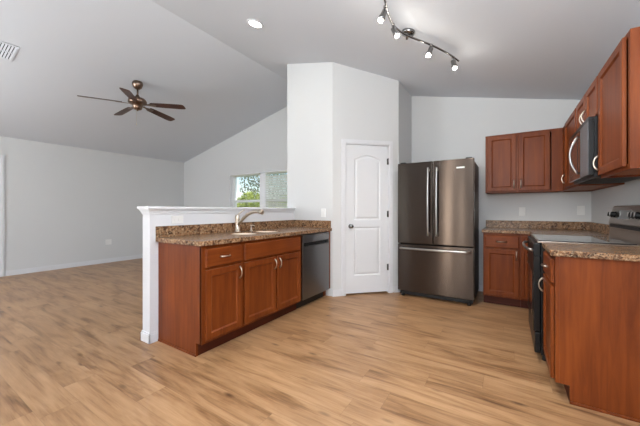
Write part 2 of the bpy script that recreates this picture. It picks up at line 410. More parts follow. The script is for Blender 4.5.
# ------------------------------------------------------------------ pantry door
dr = bpy.data.objects.new('door_1', None); COL.objects.link(dr); dr.location = (PX1, PY, 0); dr.rotation_euler = (0, 0, R(45))
struct(dr, 'white two panel arch top door in the diagonal wall', 'door')
def arch_door(parent, x0, x1, z0, z1, yf, mat='door_white'):
    """slab with an arched upper and a square lower moulded panel, front at yf facing -y"""
    th = .035; W_ = x1 - x0
    pl, pr = x0 + .112, x1 - .112
    def rect(i, a, b_):
        n_ = 8; out = []
        cs = [(pl + i, a + i), (pr - i, a + i), (pr - i, b_ - i), (pl + i, b_ - i)]
        return cs
    def arch(i, a, spring, rise):
        hw = (pr - pl) / 2; Rr = (hw * hw + rise * rise) / (2 * rise); cx_ = (pl + pr) / 2; cz_ = spring + rise - Rr
        r_ = Rr - i; hw2 = hw - i; a0 = math.asin(hw2 / r_); out = [(pl + i, a + i), (pr - i, a + i)]
        for k_ in range(15):
            g = a0 - 2 * a0 * k_ / 14; out.append((cx_ + r_ * math.sin(g), cz_ + r_ * math.cos(g)))
        return out
    shapes = [lambda i: rect(i, z0 + .235, .925), lambda i: arch(i, 1.018, 1.845, .065)]
    prof = [(0, 0), (.004, -.001), (.014, -.010), (.024, -.010), (.044, -.003)]
    bm = bmesh.new()
    outer = [bm.verts.new((a, yf, b_)) for a, b_ in [(x0, z0), (x1, z0), (x1, z1), (x0, z1)]]
    edges = [bm.edges.new((outer[i], outer[(i + 1) % 4])) for i in range(4)]
    for sh in shapes:
        loops = []
        for i, d in prof: loops.append([bm.verts.new((a, yf - d, b_)) for a, b_ in sh(i)])
        n_ = len(loops[0])
        for i in range(n_): edges.append(bm.edges.new((loops[0][i], loops[0][(i + 1) % n_])))
        for j in range(len(loops) - 1):
            for i in range(n_):
                bm.faces.new((loops[j][i], loops[j][(i + 1) % n_], loops[j + 1][(i + 1) % n_], loops[j + 1][i]))
        bm.faces.new(loops[-1])
    bmesh.ops.triangle_fill(bm, edges=edges, use_beauty=True)
    bk = [bm.verts.new((a, yf + th, b_)) for a, b_ in [(x0, z0), (x1, z0), (x1, z1), (x0, z1)]]
    for i in range(4): bm.faces.new((outer[i], outer[(i + 1) % 4], bk[(i + 1) % 4], bk[i]))
    bm.faces.new(bk)
    bmesh.ops.recalc_face_normals(bm, faces=bm.faces)
    me = bpy.data.meshes.new('slab'); bm.to_mesh(me); bm.free(); me.materials.append(M[mat])
    o = bpy.data.objects.new('slab', me); COL.objects.link(o); o.parent = parent
    return o
arch_door(dr, .19, .800, .022, 2.044, .006)
jm = MB().box(OPL, .186, 0, t, 0, OPT).box(.804, OPR, 0, t, 0, OPT).box(.186, .804, 0, t, 2.048, OPT)
jm.build('jamb', 'trim', dr)
cs = MB()
for o_, th in ((0, .012), (.012, .018), (.045, .012)):
    pass
def casing(x0, x1, zt, wd=.056):
    m_ = MB()
    for a, b_, th in ((0, .012, .010), (.012, .044, .018), (.044, wd, .012)):
        m_.box(x0 - b_, x0 - a, -th, 0, 0, zt + b_); m_.box(x1 + a, x1 + b_, -th, 0, 0, zt + b_); m_.box(x0 - a, x1 + a, -th, 0, zt + a, zt + b_)
    return m_
casing(.184, .806, 2.05, .062).build('casing', 'trim', dr, weld=False)
kb = MB().lathe([(.0, 0), (.030, 0), (.030, .006), (.012, .010), (.011, .03), (.02, .036), (.027, .046), (.027, .056), (.018, .066), (.0, .068)], (.252, .006, .935), (0, -1, 0), 24)
kb.build('door_knob', 'chrome', dr)
for z in (1.83, 1.10, .36):
    MB().tube([(.803, -.006, z - .045), (.803, -.006, z + .045)], .007, 8).box(.785, .803, .002, .006, z - .043, z + .043).build('hinge', 'chrome', dr)
# door at the left edge of the picture
d2 = bpy.data.objects.new('door_2', None); COL.objects.link(d2); d2.location = (XL, DL1, 0); d2.rotation_euler = (0, 0, R(90)); struct(d2, 'white door casing at the left end of the long wall', 'door')
Wd = DL1 - DL0
m_ = MB()
for a, b_, th in ((0, .012, .010), (.012, .044, .018), (.044, .06, .012)):
    m_.box(a - .0, b_, -th, 0, 0, 2.05 + b_); m_.box(-Wd - b_, -Wd - a, -th, 0, 0, 2.05 + b_); m_.box(-Wd - a, a, -th, 0, 2.05 + a, 2.05 + b_)
m_.build('casing', 'trim', d2, weld=False)
MB().panel(-Wd + .003, -.003, .02, 2.045, [(0, -.035), (0, 0), (.11, 0), (.12, -.008), (.15, -.002)], .02).build('slab', 'door_white', d2)
for z in (1.83, 1.1, .3): MB().tube([(-.005, .014, z - .045), (-.005, .014, z + .045)], .006, 8).build('hinge', 'chrome', d2)

# ------------------------------------------------------------------ back window with blinds
wd = bpy.data.objects.new('window_1', None); COL.objects.link(wd); wd.location = (0, YB, 0); struct(wd, 'white framed double window with slatted blinds above the half wall', 'window')
MX0, MX1 = -4.60, -4.49
f = MB()
y0, y1 = .075, .13
f.box(WX0, WX1, y0, y1, WZ0, WZ0 + .05).box(WX0, WX1, y0, y1, WZ1 - .05, WZ1).box(WX0, WX0 + .06, y0, y1, WZ0 + .05, WZ1 - .05).box(WX1 - .06, WX1, y0, y1, WZ0 + .05, WZ1 - .05)
f.box(MX0 - .03, MX1 + .03, y0 - .04, y1, WZ0 + .05, WZ1 - .05)
for a, b_ in ((WX0 + .06, MX0 - .03), (MX1 + .03, WX1 - .06)):
    f.box(a, b_, y0 + .005, y1 - .01, 1.33, 1.385)
f.box(WX0, WX0 + .014, .002, .075, WZ0, WZ1).box(WX1 - .014, WX1, .002, .075, WZ0, WZ1).box(WX0, WX1, .002, .075, WZ1 - .012, WZ1).box(WX0 + .06, WX0 + .12, .07, .12, WZ0 + .05, WZ1 - .05)
f.build('window_frame', 'vinyl', wd, weld=False)
MB().box(WX0 + .06, WX1 - .06, .105, .109, WZ0 + .05, WZ1 - .05).build('pane', 'glass', wd)
MB().box(WX0 - .04, WX1 + .04, -.03, .075, WZ0 - .02, WZ0).build('window_sill', 'trim', wd, bevel=.004)
def blind(a, b_, zlow, tilt, label):
    r_ = thing('window_blind', label, 'window blind', ((a + b_) / 2, YB + .035, zlow), 0, 'blinds in the back window')
    hw = (b_ - a) / 2
    top = WZ1 - .005 - zlow
    MB().box(-hw, hw, -.025, .025, top - .045, top).build('head_rail', 'slat', r_, bevel=.003)
    m_ = MB(); z = .05; ct, st = math.cos(tilt) * .023, math.sin(tilt) * .023
    while z < top - .06:
        m_.add([(-hw, -ct, z - st), (hw, -ct, z - st), (hw, ct, z + st), (-hw, ct, z + st), (-hw, -ct, z - st + .0025), (hw, -ct, z - st + .0025), (hw, ct, z + st + .0025), (-hw, ct, z + st + .0025)],
               [(3, 2, 1, 0), (4, 5, 6, 7), (0, 1, 5, 4), (1, 2, 6, 5), (2, 3, 7, 6), (3, 0, 4, 7)])
        z += .046 + (.003 if tilt < 0 else 0)
    m_.build('slats', 'slat', r_, weld=False)
    MB().box(-hw, hw, -.02, .02, 0, .018).build('bottom_rail', 'slat', r_, bevel=.003)
    for px in (-hw + .12, hw - .12):
        MB().box(px - .001, px + .001, -.025, -.024, .01, top - .04).build('ladder_cord', 'slat', r_)
blind(WX0 + .03, MX0 - .035, WZ0 + .03, R(4), 'open slatted white blind over the left window pane')
blind(MX1 + .035, WX1 - .01, WZ0 + .03, R(-51), 'tilted nearly closed white blind over the right window pane')

# ------------------------------------------------------------------ cabinet kit (local: x along the face, front at y=0 looking to -y)
DOOR = [(0, .001), (0, .016), (.004, .020), (.050, .020), (.056, .013), (.060, .009), (.064, .009)]
DRAW = [(0, .001), (0, .010), (.008, .020)]
def pull(parent, x, z, vertical, y=-.020, L=.10, mat='nickel'):
    pts = []; rad = []
    for i in range(13):
        u = i / 12; a = (u - .5) * L; d = math.sin(math.pi * u) ** .6 * .028
        pts.append((x, y - d, z + a) if vertical else (x + a, y - d, z)); rad.append(.0075 - .003 * math.sin(math.pi * u))
    return MB().tube(pts, rad, 8).build('pull', mat, parent)
def door(parent, x0, x1, z0, z1, pu=None, label=None):
    o = MB().panel(x0, x1, z0, z1, DOOR).build('door', 'cherry', parent, bevel=.0012, seg=1)
    if pu: pull(o, pu[0], pu[1], True)
    return o
def drawer(parent, x0, x1, z0, z1, pu=True, name='drawer'):
    o = MB().panel(x0, x1, z0, z1, DRAW).build(name, 'cherry_h', parent, bevel=.0012, seg=1)
    if pu: pull(o, (x0 + x1) / 2, (z0 + z1) / 2, False)
    return o
def frame(parent, Wd_, z0, z1, rails, stiles, top=.035, bot=.03, side=.03):
    m_ = MB()
    m_.box(0, side, 0, .019, z0, z1).box(Wd_ - side, Wd_, 0, .019, z0, z1)
    m_.box(side, Wd_ - side, 0, .019, z1 - top, z1).box(side, Wd_ - side, 0, .019, z0, z0 + bot)
    for z in rails: m_.box(side, Wd_ - side, 0, .019, z - .012, z + .012)
    for x_, za, zb in stiles: m_.box(x_ - .015, x_ + .015, 0, .019, za, zb)
    return m_.build('face_frame', 'cherry', parent, weld=False)
def base_cab(name, label, loc, rz, Wd_, D=.605, group=None, end=None):
    r_ = thing(name, label, 'cabinet', loc, rz, 'kitchen base cabinets')
    MB().box(0, .016, .019, D, .105, .876).box(Wd_ - .016, Wd_, .019, D, .105, .876).box(.016, Wd_ - .016, .019, D - .01, .105, .121).box(.016, Wd_ - .016, D - .01, D, .105, .876).build('carcass', 'cherry', r_, weld=False)
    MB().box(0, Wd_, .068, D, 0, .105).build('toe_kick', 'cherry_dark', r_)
    return r_

# --- peninsula: local x = world Y, front at X=-2.004 facing +X
PF = -2.004
Hh = (.690, .700)
r_ = base_cab('drawer_base_cabinet', 'cherry base cabinet with one drawer and one door at the free end of the peninsula', (PF, 1.460, 0), R(90), .395)
frame(r_, .395, .105, .876, [.69], [])
dz0, dz1, uz0, uz1 = .128, .682, .700, .852
drawer(r_, .010, .377, uz0, uz1); door(r_, .010, .377, dz0, dz1, (.352, .612))
# finished end panel of this cabinet, facing the camera side
MB().prism([(.004, .105), (.068, .105), (.068, 0), (.607, 0), (.607, .876), (.004, .876)], 'x', -.019, -.0005).build('end_panel', 'cherry', r_)
MB().box(-.019, .0, 0, .019, .105, .876).build('frame_edge', 'cherry', r_)
MB().box(-.030, -.0195, .060, .607, 0, .016).build('shoe_moulding', 'cherry', r_, bevel=.004)
r_ = base_cab('sink_base_cabinet', 'wide cherry sink cabinet with false drawer front and two doors', (PF, 1.856, 0), R(90), .890)
frame(r_, .890, .105, .876, [.69], [(.448, .13, .69)])
drawer(r_, .018, .858, uz0, uz1, False, 'false_drawer_front')
door(r_, .018, .440, dz0, dz1, (.416, .612)); door(r_, .464, .870, dz0, dz1, (.492, .612))
# dishwasher
r_ = thing('dishwasher', 'stainless steel dishwasher with pocket handle under the peninsula counter', 'dishwasher', (PF, 2.757, 0), R(90))
MB().box(0, .60, .03, .58, .11, .868).build('tub', 'black_matte', r_)
MB().box(.004, .596, .075, .55, 0, .108).build('toe_panel', 'black_matte', r_)
m_ = MB().box(.004, .596, -.020, .029, .112, .726).box(.004, .024, -.020, .029, .726, .772).box(.576, .596, -.020, .029, .726, .772).box(.004, .596, -.020, .029, .772, .862)
m_.build('door', 'steel_dw', r_, bevel=.002, weld=False)
MB().box(.024, .576, .012, .028, .727, .771).build('handle_recess', 'black_matte', r_)
r_ = MB().box(PF - .60, PF, 3.359, 3.416, .105, .876).box(PF - .60, PF - .07, 3.359, 3.416, 0, .105).build('filler_panel', 'cherry')
tag(r_, 'narrow cherry filler strip between dishwasher and pantry wall', 'filler panel')

# countertop with sink holes
def rrect(x0, x1, y0, y1, r, n=5, corners=(1, 1, 1, 1)):
    out = []
    for (cx_, cy_, a0, on) in ((x1 - r, y0 + r, -90, corners[1]), (x1 - r, y1 - r, 0, corners[2]), (x0 + r, y1 - r, 90, corners[3]), (x0 + r, y0 + r, 180, corners[0])):
        if on:
            for i in range(n + 1):
                g = R(a0 + 90 * i / n); out.append((cx_ + r * math.cos(g), cy_ + r * math.sin(g)))
        else:
            sx = 1 if cx_ > (x0 + x1) / 2 else -1; sy = 1 if cy_ > (y0 + y1) / 2 else -1
            out.append((cx_ + sx * r, cy_ + sy * r))
    return out
def slab_holes(name, outer, holes, z0, z1, mat, parent):
    bm = bmesh.new(); loops = [outer] + holes; es = []; top = []
    for L in loops:
        vs = [bm.verts.new((a, b_, z1)) for a, b_ in L]; top.append(vs)
        for i in range(len(vs)): es.append(bm.edges.new((vs[i], vs[(i + 1) % len(vs)])))
    bmesh.ops.triangle_fill(bm, edges=es, use_beauty=True)
    g = bmesh.ops.extrude_face_region(bm, geom=list(bm.faces))
    for v in [e for e in g['geom'] if isinstance(e, bmesh.types.BMVert)]: v.co.z = z0
    bmesh.ops.recalc_face_normals(bm, faces=bm.faces)
    me = bpy.data.meshes.new(name); bm.to_mesh(me); bm.free(); me.materials.append(M[mat])
    o = bpy.data.objects.new(name, me); COL.objects.link(o); o.parent = parent
    b = o.modifiers.new('bevel', 'BEVEL'); b.width = .006; b.segments = 3; b.limit_method = 'ANGLE'; b.angle_limit = R(60)
    return o
CZ0, CZ1, BSZ = .877, .914, 1.012
ct = thing('countertop', 'brown granite look countertop with backsplash on the peninsula', 'countertop', (0, 0, 0), 0)
holes = [rrect(-2.45, -2.15, 2.03, 2.285, .11), rrect(-2.45, -2.15, 2.375, 2.63, .11)]
slab_holes('worktop', rrect(HX1 + .001, PF + .028, 1.416, PY - .001, .055, 5, (0, 1, 0, 0)), holes, CZ0, CZ1, 'granite', ct)
MB().box(HX1 + .001, HX1 + .021, 1.416, PY - .001, CZ1, BSZ).box(HX1 + .021, PF + .012, PY - .021, PY - .001, CZ1, BSZ).build('backsplash', 'granite', ct, bevel=.003, weld=False)
# sink
sk = thing('kitchen_sink', 'ivory double bowl sink set into the peninsula counter', 'sink', (-2.28, 2.33, .915), 0)
def bowl(y0, y1):
    L = []
    for ins, z in ((.002, -.045), (.002, -.010), (.006, -.010), (.009, -.018), (.012, -.12), (.026, -.18), (.06, -.195)):
        L.append([(a + 2.28, b_ - 2.33, z) for a, b_ in rrect(-2.45 + ins, -2.15 - ins, y0 + ins, y1 - ins, .11 - ins * .6, 5)])
    m_ = MB(); m_.rings(L, True, False); return m_
bowl(2.03, 2.285).build('bowl', 'sink', sk); bowl(2.375, 2.63).build('bowl', 'sink', sk)
for yy in (-.1725, .1725): MB().lathe([(.04, -.1945), (.04, -.191), (.02, -.192), (0, -.193)], (0, yy, 0), (0, 0, 1), 20).build('drain', 'chrome', sk)
# faucet
fa = thing('kitchen_faucet', 'brushed nickel pull out faucet standing behind the sink', 'faucet', (-2.515, 2.262, .9145), 0)
MB().lathe([(.0, 0), (.032, 0), (.032, .008), (.025, .012), (.023, .10), (.026, .14), (.026, .175), (.02, .188), (0, .19)], (0, 0, 0), (0, 0, 1), 24).build('body', 'nickel', fa)
pts = []
for i in range(12):
    u = i / 11; pts.append((.01 + .30 * u, .01 * u, .075 + .150 * math.sin(min(1, u * 1.15) * math.pi / 2) ** .9))
MB().tube(pts, [.017 + .002 * (i / 11) for i in range(12)], 12).build('spout', 'nickel', fa)
e0, e1 = Vector(pts[-1]), Vector(pts[-1]) + Vector((.055, 0, -.03))
MB().lathe([(0, -.005), (.020, -.005), (.024, .02), (.026, .055), (.02, .06), (0, .06)], e0, (.8, 0, -.1), 16).build('spray_head', 'nickel', fa)
MB().tube([(0, 0, .18), (.015, .01, .20), (.035, .03, .225), (.055, .055, .243)], [.012, .009, .008, .007], 10).build('lever', 'nickel', fa)
so_ = thing('soap_dispenser', 'small nickel soap dispenser beside the faucet', 'soap dispenser', (-2.535, 2.49, .9145), 0)
MB().lathe([(0, 0), (.018, 0), (.018, .006), (.009, .010), (.009, .055), (.013, .058), (.013, .066), (0, .068)], (0, 0, 0), (0, 0, 1), 16).build('body', 'nickel', so_)
MB().tube([(0, 0, .062), (.03, 0, .064), (.05, 0, .056)], [.006, .005, .004], 8).build('nozzle', 'nickel', so_)

# ------------------------------------------------------------------ refrigerator (front at Y=3.942)
FX0, FX1, FY = -1.252, -.330, 3.942
fr = thing('refrigerator', 'dark stainless french door refrigerator with bottom freezer beside the pantry', 'refrigerator', (FX0, FY, 0), 0)
FW = FX1 - FX0
MB().box(.006, FW - .006, .085, .74, .045, 1.755).build('cabinet_body', 'fridge_side', fr, bevel=.004)
MB().box(.02, FW - .02, .065, .085, .06, 1.75).build('door_gasket', 'dark_gap', fr)
sp = .453
for a, b_, hx in ((0, sp - .003, sp - .052), (sp + .003, FW, sp + .052)):
    d_ = MB().box(a, b_, 0, .065, .712, 1.779).build('door', 'steel_dark', fr, bevel=.008, seg=3)
    pts = []
    for i in range(15):
        u = i / 14; pts.append((hx, -.032 - .022 * math.sin(math.pi * u), .825 + .87 * u))
    hd = MB().tube(pts, .013, 10, flat=1.0)
    hd.box(hx - .011, hx + .011, -.034, 0, .84, .87).box(hx - .011, hx + .011, -.034, 0, 1.65, 1.68)
    hd.build('handle', 'steel', d_)
MB().box(sp + .275, sp + .365, -.0035, .0, 1.664, 1.682).build('badge', 'plastic_white', fr, bevel=.001)
d_ = MB().box(0, FW, 0, .065, .075, .698).build('freezer_drawer', 'steel_dark', fr, bevel=.008, seg=3)
pts = [(.035 + (FW - .07) * i / 14, -.030 - .022 * math.sin(math.pi * i / 14), .648) for i in range(15)]
MB().tube(pts, .013, 10).box(.04, .07, -.034, 0, .637, .659).box(FW - .07, FW - .04, -.034, 0, .637, .659).build('handle', 'steel', d_)
MB().box(.02, FW - .02, .05, .09, .02, .07).build('kick_grille', 'black_matte', fr)
for a in (.06, FW - .06): MB().lathe([(0, 0), (.022, 0), (.022, .03), (.014, .045), (0, .045)], (a, .04, 0), (0, 0, 1), 14).build('foot', 'black_matte', fr)
for a in (.06, FW - .06): MB().box(a - .035, a + .035, .03, .13, 1.7795, 1.795).build('hinge_cover', 'black_matte', fr, bevel=.004)

# ------------------------------------------------------------------ back wall base cabinets
BF = 4.160
r_ = base_cab('drawer_base_cabinet', 'cherry base cabinet with one drawer and one door right of the refrigerator', (-.250, BF, 0), 0, .385, .608)
frame(r_, .385, .105, .876, [.69], [])
drawer(r_, .018, .368, uz0, uz1); door(r_, .018, .368, dz0, dz1, (.342, .622))
r_ = thing('corner_base_cabinet', 'cherry corner base cabinet with a narrow door behind the range', 'cabinet', (.136, BF, 0), 0, 'kitchen base cabinets')
MB().box(0, .722, .019, .608, .105, .876).box(.132, .722, -.595, .019, .105, .876).build('carcass', 'cherry', r_, weld=False)
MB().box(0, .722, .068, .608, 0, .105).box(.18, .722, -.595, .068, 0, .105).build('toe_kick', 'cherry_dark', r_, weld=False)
MB().box(0, .112, 0, .0185, .105, .876).box(.1125, .1315, -.595, .0, .105, .876).build('face_frame', 'cherry', r_, weld=False)
dd = MB().panel(.006, .088, dz0, uz1, [(0, .001), (0, .016), (.004, .02), (.024, .02), (.03, .011)]).build('door', 'cherry', r_)
pull(dd, .066, .60, True)
m_ = MB()   # side leaf facing -X
for_ = []
for i, d in DOOR: for_.append([(.1125 - d, -.56 + i, dz0 + i), (.1125 - d, -.03 - i, dz0 + i), (.1125 - d, -.03 - i, uz1 - i), (.1125 - d, -.56 + i, uz1 - i)])
m_.rings(for_); m_.build('door', 'cherry', r_)

ct2 = thing('countertop', 'brown granite look corner countertop with backsplash from refrigerator to range', 'countertop', (0, 0, 0), 0)
MB().prism([(-.264, 4.134), (.223, 4.134), (.223, 3.566), (XR - .001, 3.566), (XR - .001, YB - .001), (-.264, YB - .001)], 'z', CZ0, CZ1).build('worktop', 'granite', ct2, bevel=.006, seg=3)
MB().box(-.252, XR - .001, YB - .021, YB - .001, CZ1, BSZ).box(XR - .021, XR - .001, 3.566, YB - .021, CZ1, BSZ).build('backsplash', 'granite', ct2, bevel=.003, weld=False)

# ------------------------------------------------------------------ near right base cabinet: local x = -world Y
RF = .249
r_ = base_cab('drawer_base_cabinet', 'cherry base cabinet with drawer and door at the near end of the range wall', (RF, 2.795, 0), R(-90), .484, .608)
frame(r_, .484, .105, .876, [.69], [])
drawer(r_, .018, .462, uz0, uz1); door(r_, .018, .462, dz0 - .02, dz1, (.042, .60))
MB().prism([(.019, .105), (.068, .105), (.068, 0), (.608, 0), (.608, .876), (.019, .876)], 'x', .4845, .503).build('end_panel', 'cherry', r_)
MB().box(.484, .5035, 0, .0185, .105, .876).build('frame_edge', 'cherry', r_)
MB().box(.5035, .514, .066, .608, 0, .016).build('shoe_moulding', 'cherry', r_, bevel=.004)
ct3 = thing('countertop', 'short brown granite look countertop at the near side of the range', 'countertop', (0, 0, 0), 0)
MB().box(.223, XR - .001, 2.266, 2.795, CZ0, CZ1).build('worktop', 'granite', ct3, bevel=.006, seg=3)
MB().box(XR - .021, XR - .001, 2.266, 2.795, CZ1, BSZ).build('backsplash', 'granite', ct3, bevel=.003)

# ------------------------------------------------------------------ range: local x = -world Y, from 3.561 to 2.799
rg = thing('range', 'black and stainless electric range between the right hand counters', 'range', (RF, 3.561, 0), R(-90))
RW = .762
MB().box(0, RW, -.030, .60, .05, .905).build('oven_body', 'black', rg, bevel=.003)
dd = MB().box(.004, RW - .004, -.077, -.031, .225, .800).build('oven_door', 'black', rg, bevel=.006)
MB().box(.10, RW - .10, -.080, -.0765, .32, .66).build('oven_window', 'glass_black', dd, bevel=.001)
pts = [(.03 + (RW - .06) * i / 12, -.080 - .045 * math.sin(math.pi * i / 12) ** .35, .838 - .0) for i in range(13)]
pts = [(p[0], p[1], .768) for p in pts]
MB().tube([(a, b_, .845) for a, b_, c_ in pts], .011, 10).build('handle', 'steel', dd)
MB().box(.004, RW - .004, -.077, -.031, .801, .900).build('front_panel', 'black', rg, bevel=.006)
MB().box(.004, RW - .004, -.070, -.031, .06, .218).build('storage_drawer', 'black', rg, bevel=.006)
for a in (.05, RW - .05):
    for b_ in (.0, .54): MB().lathe([(0, 0), (.02, 0), (.02, .02), (.012, .05), (0, .05)], (a, b_, 0), (0, 0, 1), 12).build('foot', 'black_matte', rg)
MB().box(.001, RW - .001, -.055, .50, .9055, .920).build('cooktop_rim', 'steel_range', rg, bevel=.003)
ck = MB().box(.014, RW - .014, -.045, .49, .9205, .926).build('cooktop', 'glass_black', rg, bevel=.002)
for a, b_, rr_ in ((.2, .08, .10), (.56, .08, .075), (.2, .36, .075), (.56, .36, .10)):
    m_ = MB(); L1, L2 = [], []
    for i in range(36):
        g = 2 * math.pi * i / 36; L1.append((a + rr_ * math.cos(g), b_ + rr_ * math.sin(g), .9264)); L2.append((a + (rr_ - .004) * math.cos(g), b_ + (rr_ - .004) * math.sin(g), .9264))
    m_.rings([L1, L2], False, False).build('burner_ring', 'grey_plastic', ck)
# backguard
MB().prism([(.505, .906), (.60, .906), (.60, 1.192), (.548, 1.192), (.535, 1.185), (.505, 1.045), (.515, 1.035), (.515, .99)], 'x', .001, RW - .001).build('backguard', 'steel_range', rg, bevel=.004)
MB().prism([(.506, 1.012), (.514, 1.012), (.514, 1.036), (.506, 1.036)], 'x', .03, RW - .03).build('vent_slot', 'black_matte', rg)
tl = Vector((0, -.978, .209)).normalized()
def onface(z, off=0): return Vector((0, .505 + (z - 1.045) * (.03 / .14), z)) + tl * off
for a in (.055, .13, .57, .635, .70):
    kp = onface(1.118, .001); kp.x = a
    k_ = MB().lathe([(0, 0), (.026, 0), (.026, .004), (.021, .006), (.019, .028), (.015, .032), (0, .032)], kp, tl, 20).build('control_knob', 'black', rg)
    m_ = MB(); p1 = kp + tl * .030; m_.box(a - .003, a + .003, p1.y - .006, p1.y + .002, p1.z - .017, p1.z + .017).build('pointer', 'steel', k_)
pz = [onface(1.085, .0015), onface(1.155, .0015), onface(1.155, .004), onface(1.085, .004)]
dp = MB().prism([(p.y, p.z) for p in pz], 'x', .22, .50).build('display_panel', 'glass_black', rg)

# ------------------------------------------------------------------ upper cabinets
UZ0, UZ1 = 1.379, 2.126
def upper(name, label, loc, rz, Wd_, z0=UZ0, z1=UZ1, D=.304, group=None):
    r_ = thing(name, label, 'cabinet', loc, rz, 'kitchen wall cabinets')
    m_ = MB().box(0, .016, .019, D, z0, z1).box(Wd_ - .016, Wd_, .019, D, z0, z1).box(.016, Wd_ - .016, .019, D, z1 - .016, z1).box(.016, Wd_ - .016, D - .01, D, z0, z1 - .016)
    m_.build('carcass', 'cherry', r_, weld=False)
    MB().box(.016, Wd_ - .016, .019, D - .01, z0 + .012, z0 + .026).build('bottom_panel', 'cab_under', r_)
    return r_
r_ = upper('wall_cabinet', 'cherry two door wall cabinet right of the refrigerator', (-.242, 4.464, 0), 0, .796)
frame(r_, .796, UZ0, UZ1, [], [(.3505, UZ0 + .03, UZ1 - .035)], side=.028)
MB().box(.69, .768, .0002, .0185, UZ0 + .03, UZ1 - .035).build('corner_filler', 'cherry', r_)
dA, dB = UZ0 + .018, UZ1 - .018
door(r_, .022, .338, dA, dB, (.314, dA + .085)); door(r_, .362, .676, dA, dB, (.386, dA + .085))
# corner on the right wall: local x = -Y from 4.768
r_ = upper('wall_cabinet', 'cherry corner wall cabinet with single door left of the microwave', (.555, 4.768, 0), R(-90), 1.200)
frame(r_, 1.200, UZ0, UZ1, [], [], side=.03)
MB().box(.03, .56, .0002, .0185, UZ0 + .03, UZ1 - .035).build('corner_filler', 'cherry', r_)
door(r_, .570, 1.170, dA, dB, (.600, dA + .10))
# over the microwave
MZ1 = 1.822
r_ = upper('wall_cabinet', 'short cherry two door wall cabinet directly above the microwave', (.555, 3.564, 0), R(-90), .764, MZ1 + .004)
frame(r_, .764, MZ1 + .004, UZ1, [], [(.382, MZ1 + .03, UZ1 - .035)], side=.025)
door(r_, .012, .370, MZ1 + .016, dB, (.345, MZ1 + .085)); door(r_, .394, .752, MZ1 + .016, dB, (.419, MZ1 + .085))
# near
r_ = upper('wall_cabinet', 'tall cherry single door wall cabinet at the near right edge', (.555, 2.797, 0), R(-90), .579)
frame(r_, .579, UZ0, UZ1, [], [], side=.03)
door(r_, .018, .530, dA, dB, (.044, dA + .085))

# ------------------------------------------------------------------ microwave: local x=-Y
mw = thing('microwave', 'over the range microwave with bowed handle and grey control panel', 'microwave', (.486, 3.5615, 0), R(-90))
MB().box(.002, .758, .035, .36, 1.392, MZ1).box(.499, .758, .0055, .0345, 1.408, 1.793).build('housing', 'black', mw, bevel=.002)
d_ = MB().box(.002, .496, -.0, .034, 1.408, 1.790).build('door', 'mw_glass', mw, bevel=.005)
MB().box(.06, .40, -.002, .0, 1.46, 1.74).build('window', 'glass_black', d_, bevel=.001)
pts = [(.452, -.004 - .052 * math.sin(math.pi * i / 16) ** .8, 1.445 + .30 * i / 16) for i in range(17)]
MB().tube(pts, .0085, 10, flat=1.0).build('handle', 'steel', d_)
MB().box(.500, .758, 0, .005, 1.408, 1.790).build('control_panel', 'grey_plastic', mw, bevel=.001)
m_ = MB().box(.002, .758, .004, .034, 1.794, MZ1)
m_.build('vent_grille', 'black', mw)
MB().box(.06, .70, .06, .32, 1.386, 1.3915).build('grease_filter', 'black_matte', mw)

# ------------------------------------------------------------------ outlets and switches
def plate(label, loc, rz, w_=.072, h_=.115, kind='outlet', horiz=False, gangs=1, name='wall_outlet'):
    r_ = thing(name, label, 'outlet' if kind == 'outlet' else 'light switch', loc, rz, 'wall plates')
    if horiz: w_, h_ = h_, w_
    W2 = w_ * gangs * (.82 if gangs > 1 else 1)
    MB().panel(-W2 / 2, W2 / 2, -h_ / 2, h_ / 2, [(0, .0005), (0, .004), (.003, .0065)]).build('cover_plate', 'plastic_white', r_)
    for g in range(gangs):
        gx = (g - (gangs - 1) / 2) * .046
        if kind == 'outlet':
            for s_ in (-1, 1):
                a, b_ = (gx + (s_ * .02 if horiz else 0), 0 if horiz else s_ * .02)
                MB().panel(a - .014, a + .014, b_ - .013, b_ + .013, [(0, .0066), (.001, .0085)]).build('socket', 'plastic_white', r_)
        else:
            MB().panel(gx - .016, gx + .016, -.033, .033, [(0, .0066), (.002, .0095)]).build('rocker', 'plastic_white', r_)
    return r_
plate('white outlet plate on the back wall beside the refrigerator', (.170, YB, 1.135), 0)
plate('white outlet plate on the back wall near the kitchen corner', (.765, YB, 1.150), 0)
plate('white sideways outlet plate on the half wall under the cap', (HX1, 1.62, 1.066), R(90), horiz=True)
plate('white switch plate on the pantry wall above the dishwasher', (-2.112, PY, 1.115), 0, kind='switch', name='light_switch')
plate('white double plate low on the long left wall', (XL, 2.98, .45), R(90), gangs=2, horiz=False)

# ------------------------------------------------------------------ ceiling fan
FC = (-4.71, 2.284)
fn = thing('ceiling_fan', 'bronze ceiling fan with five dark wooden blades', 'ceiling fan', (FC[0], FC[1], 2.73), 0)
zc = cz(FC[0]) - 2.73
MB().lathe([(0, zc + .02), (.070, zc + .01), (.074, zc - .035), (.066, zc - .05), (.058, zc - .078), (.03, zc - .10), (.016, zc - .105), (0, zc - .105)], (0, 0, 0), (0, 0, 1), 32).build('canopy', 'bronze', fn)
MB().tube([(0, 0, .10), (0, 0, zc - .10)], .012, 12).build('downrod', 'bronze', fn)
MB().lathe([(0, .155), (.022, .155), (.03, .13), (.06, .12), (.105, .10), (.125, .07), (.125, .035), (.10, .015), (.07, .005), (.065, -.03), (.055, -.055), (.03, -.066), (0, -.068)], (0, 0, 0), (0, 0, 1), 36).build('motor_housing', 'bronze', fn)
MB().lathe([(0, -.066), (.012, -.066), (.012, -.08), (0, -.084)], (0, 0, 0), (0, 0, 1), 14).build('finial', 'bronze', fn)
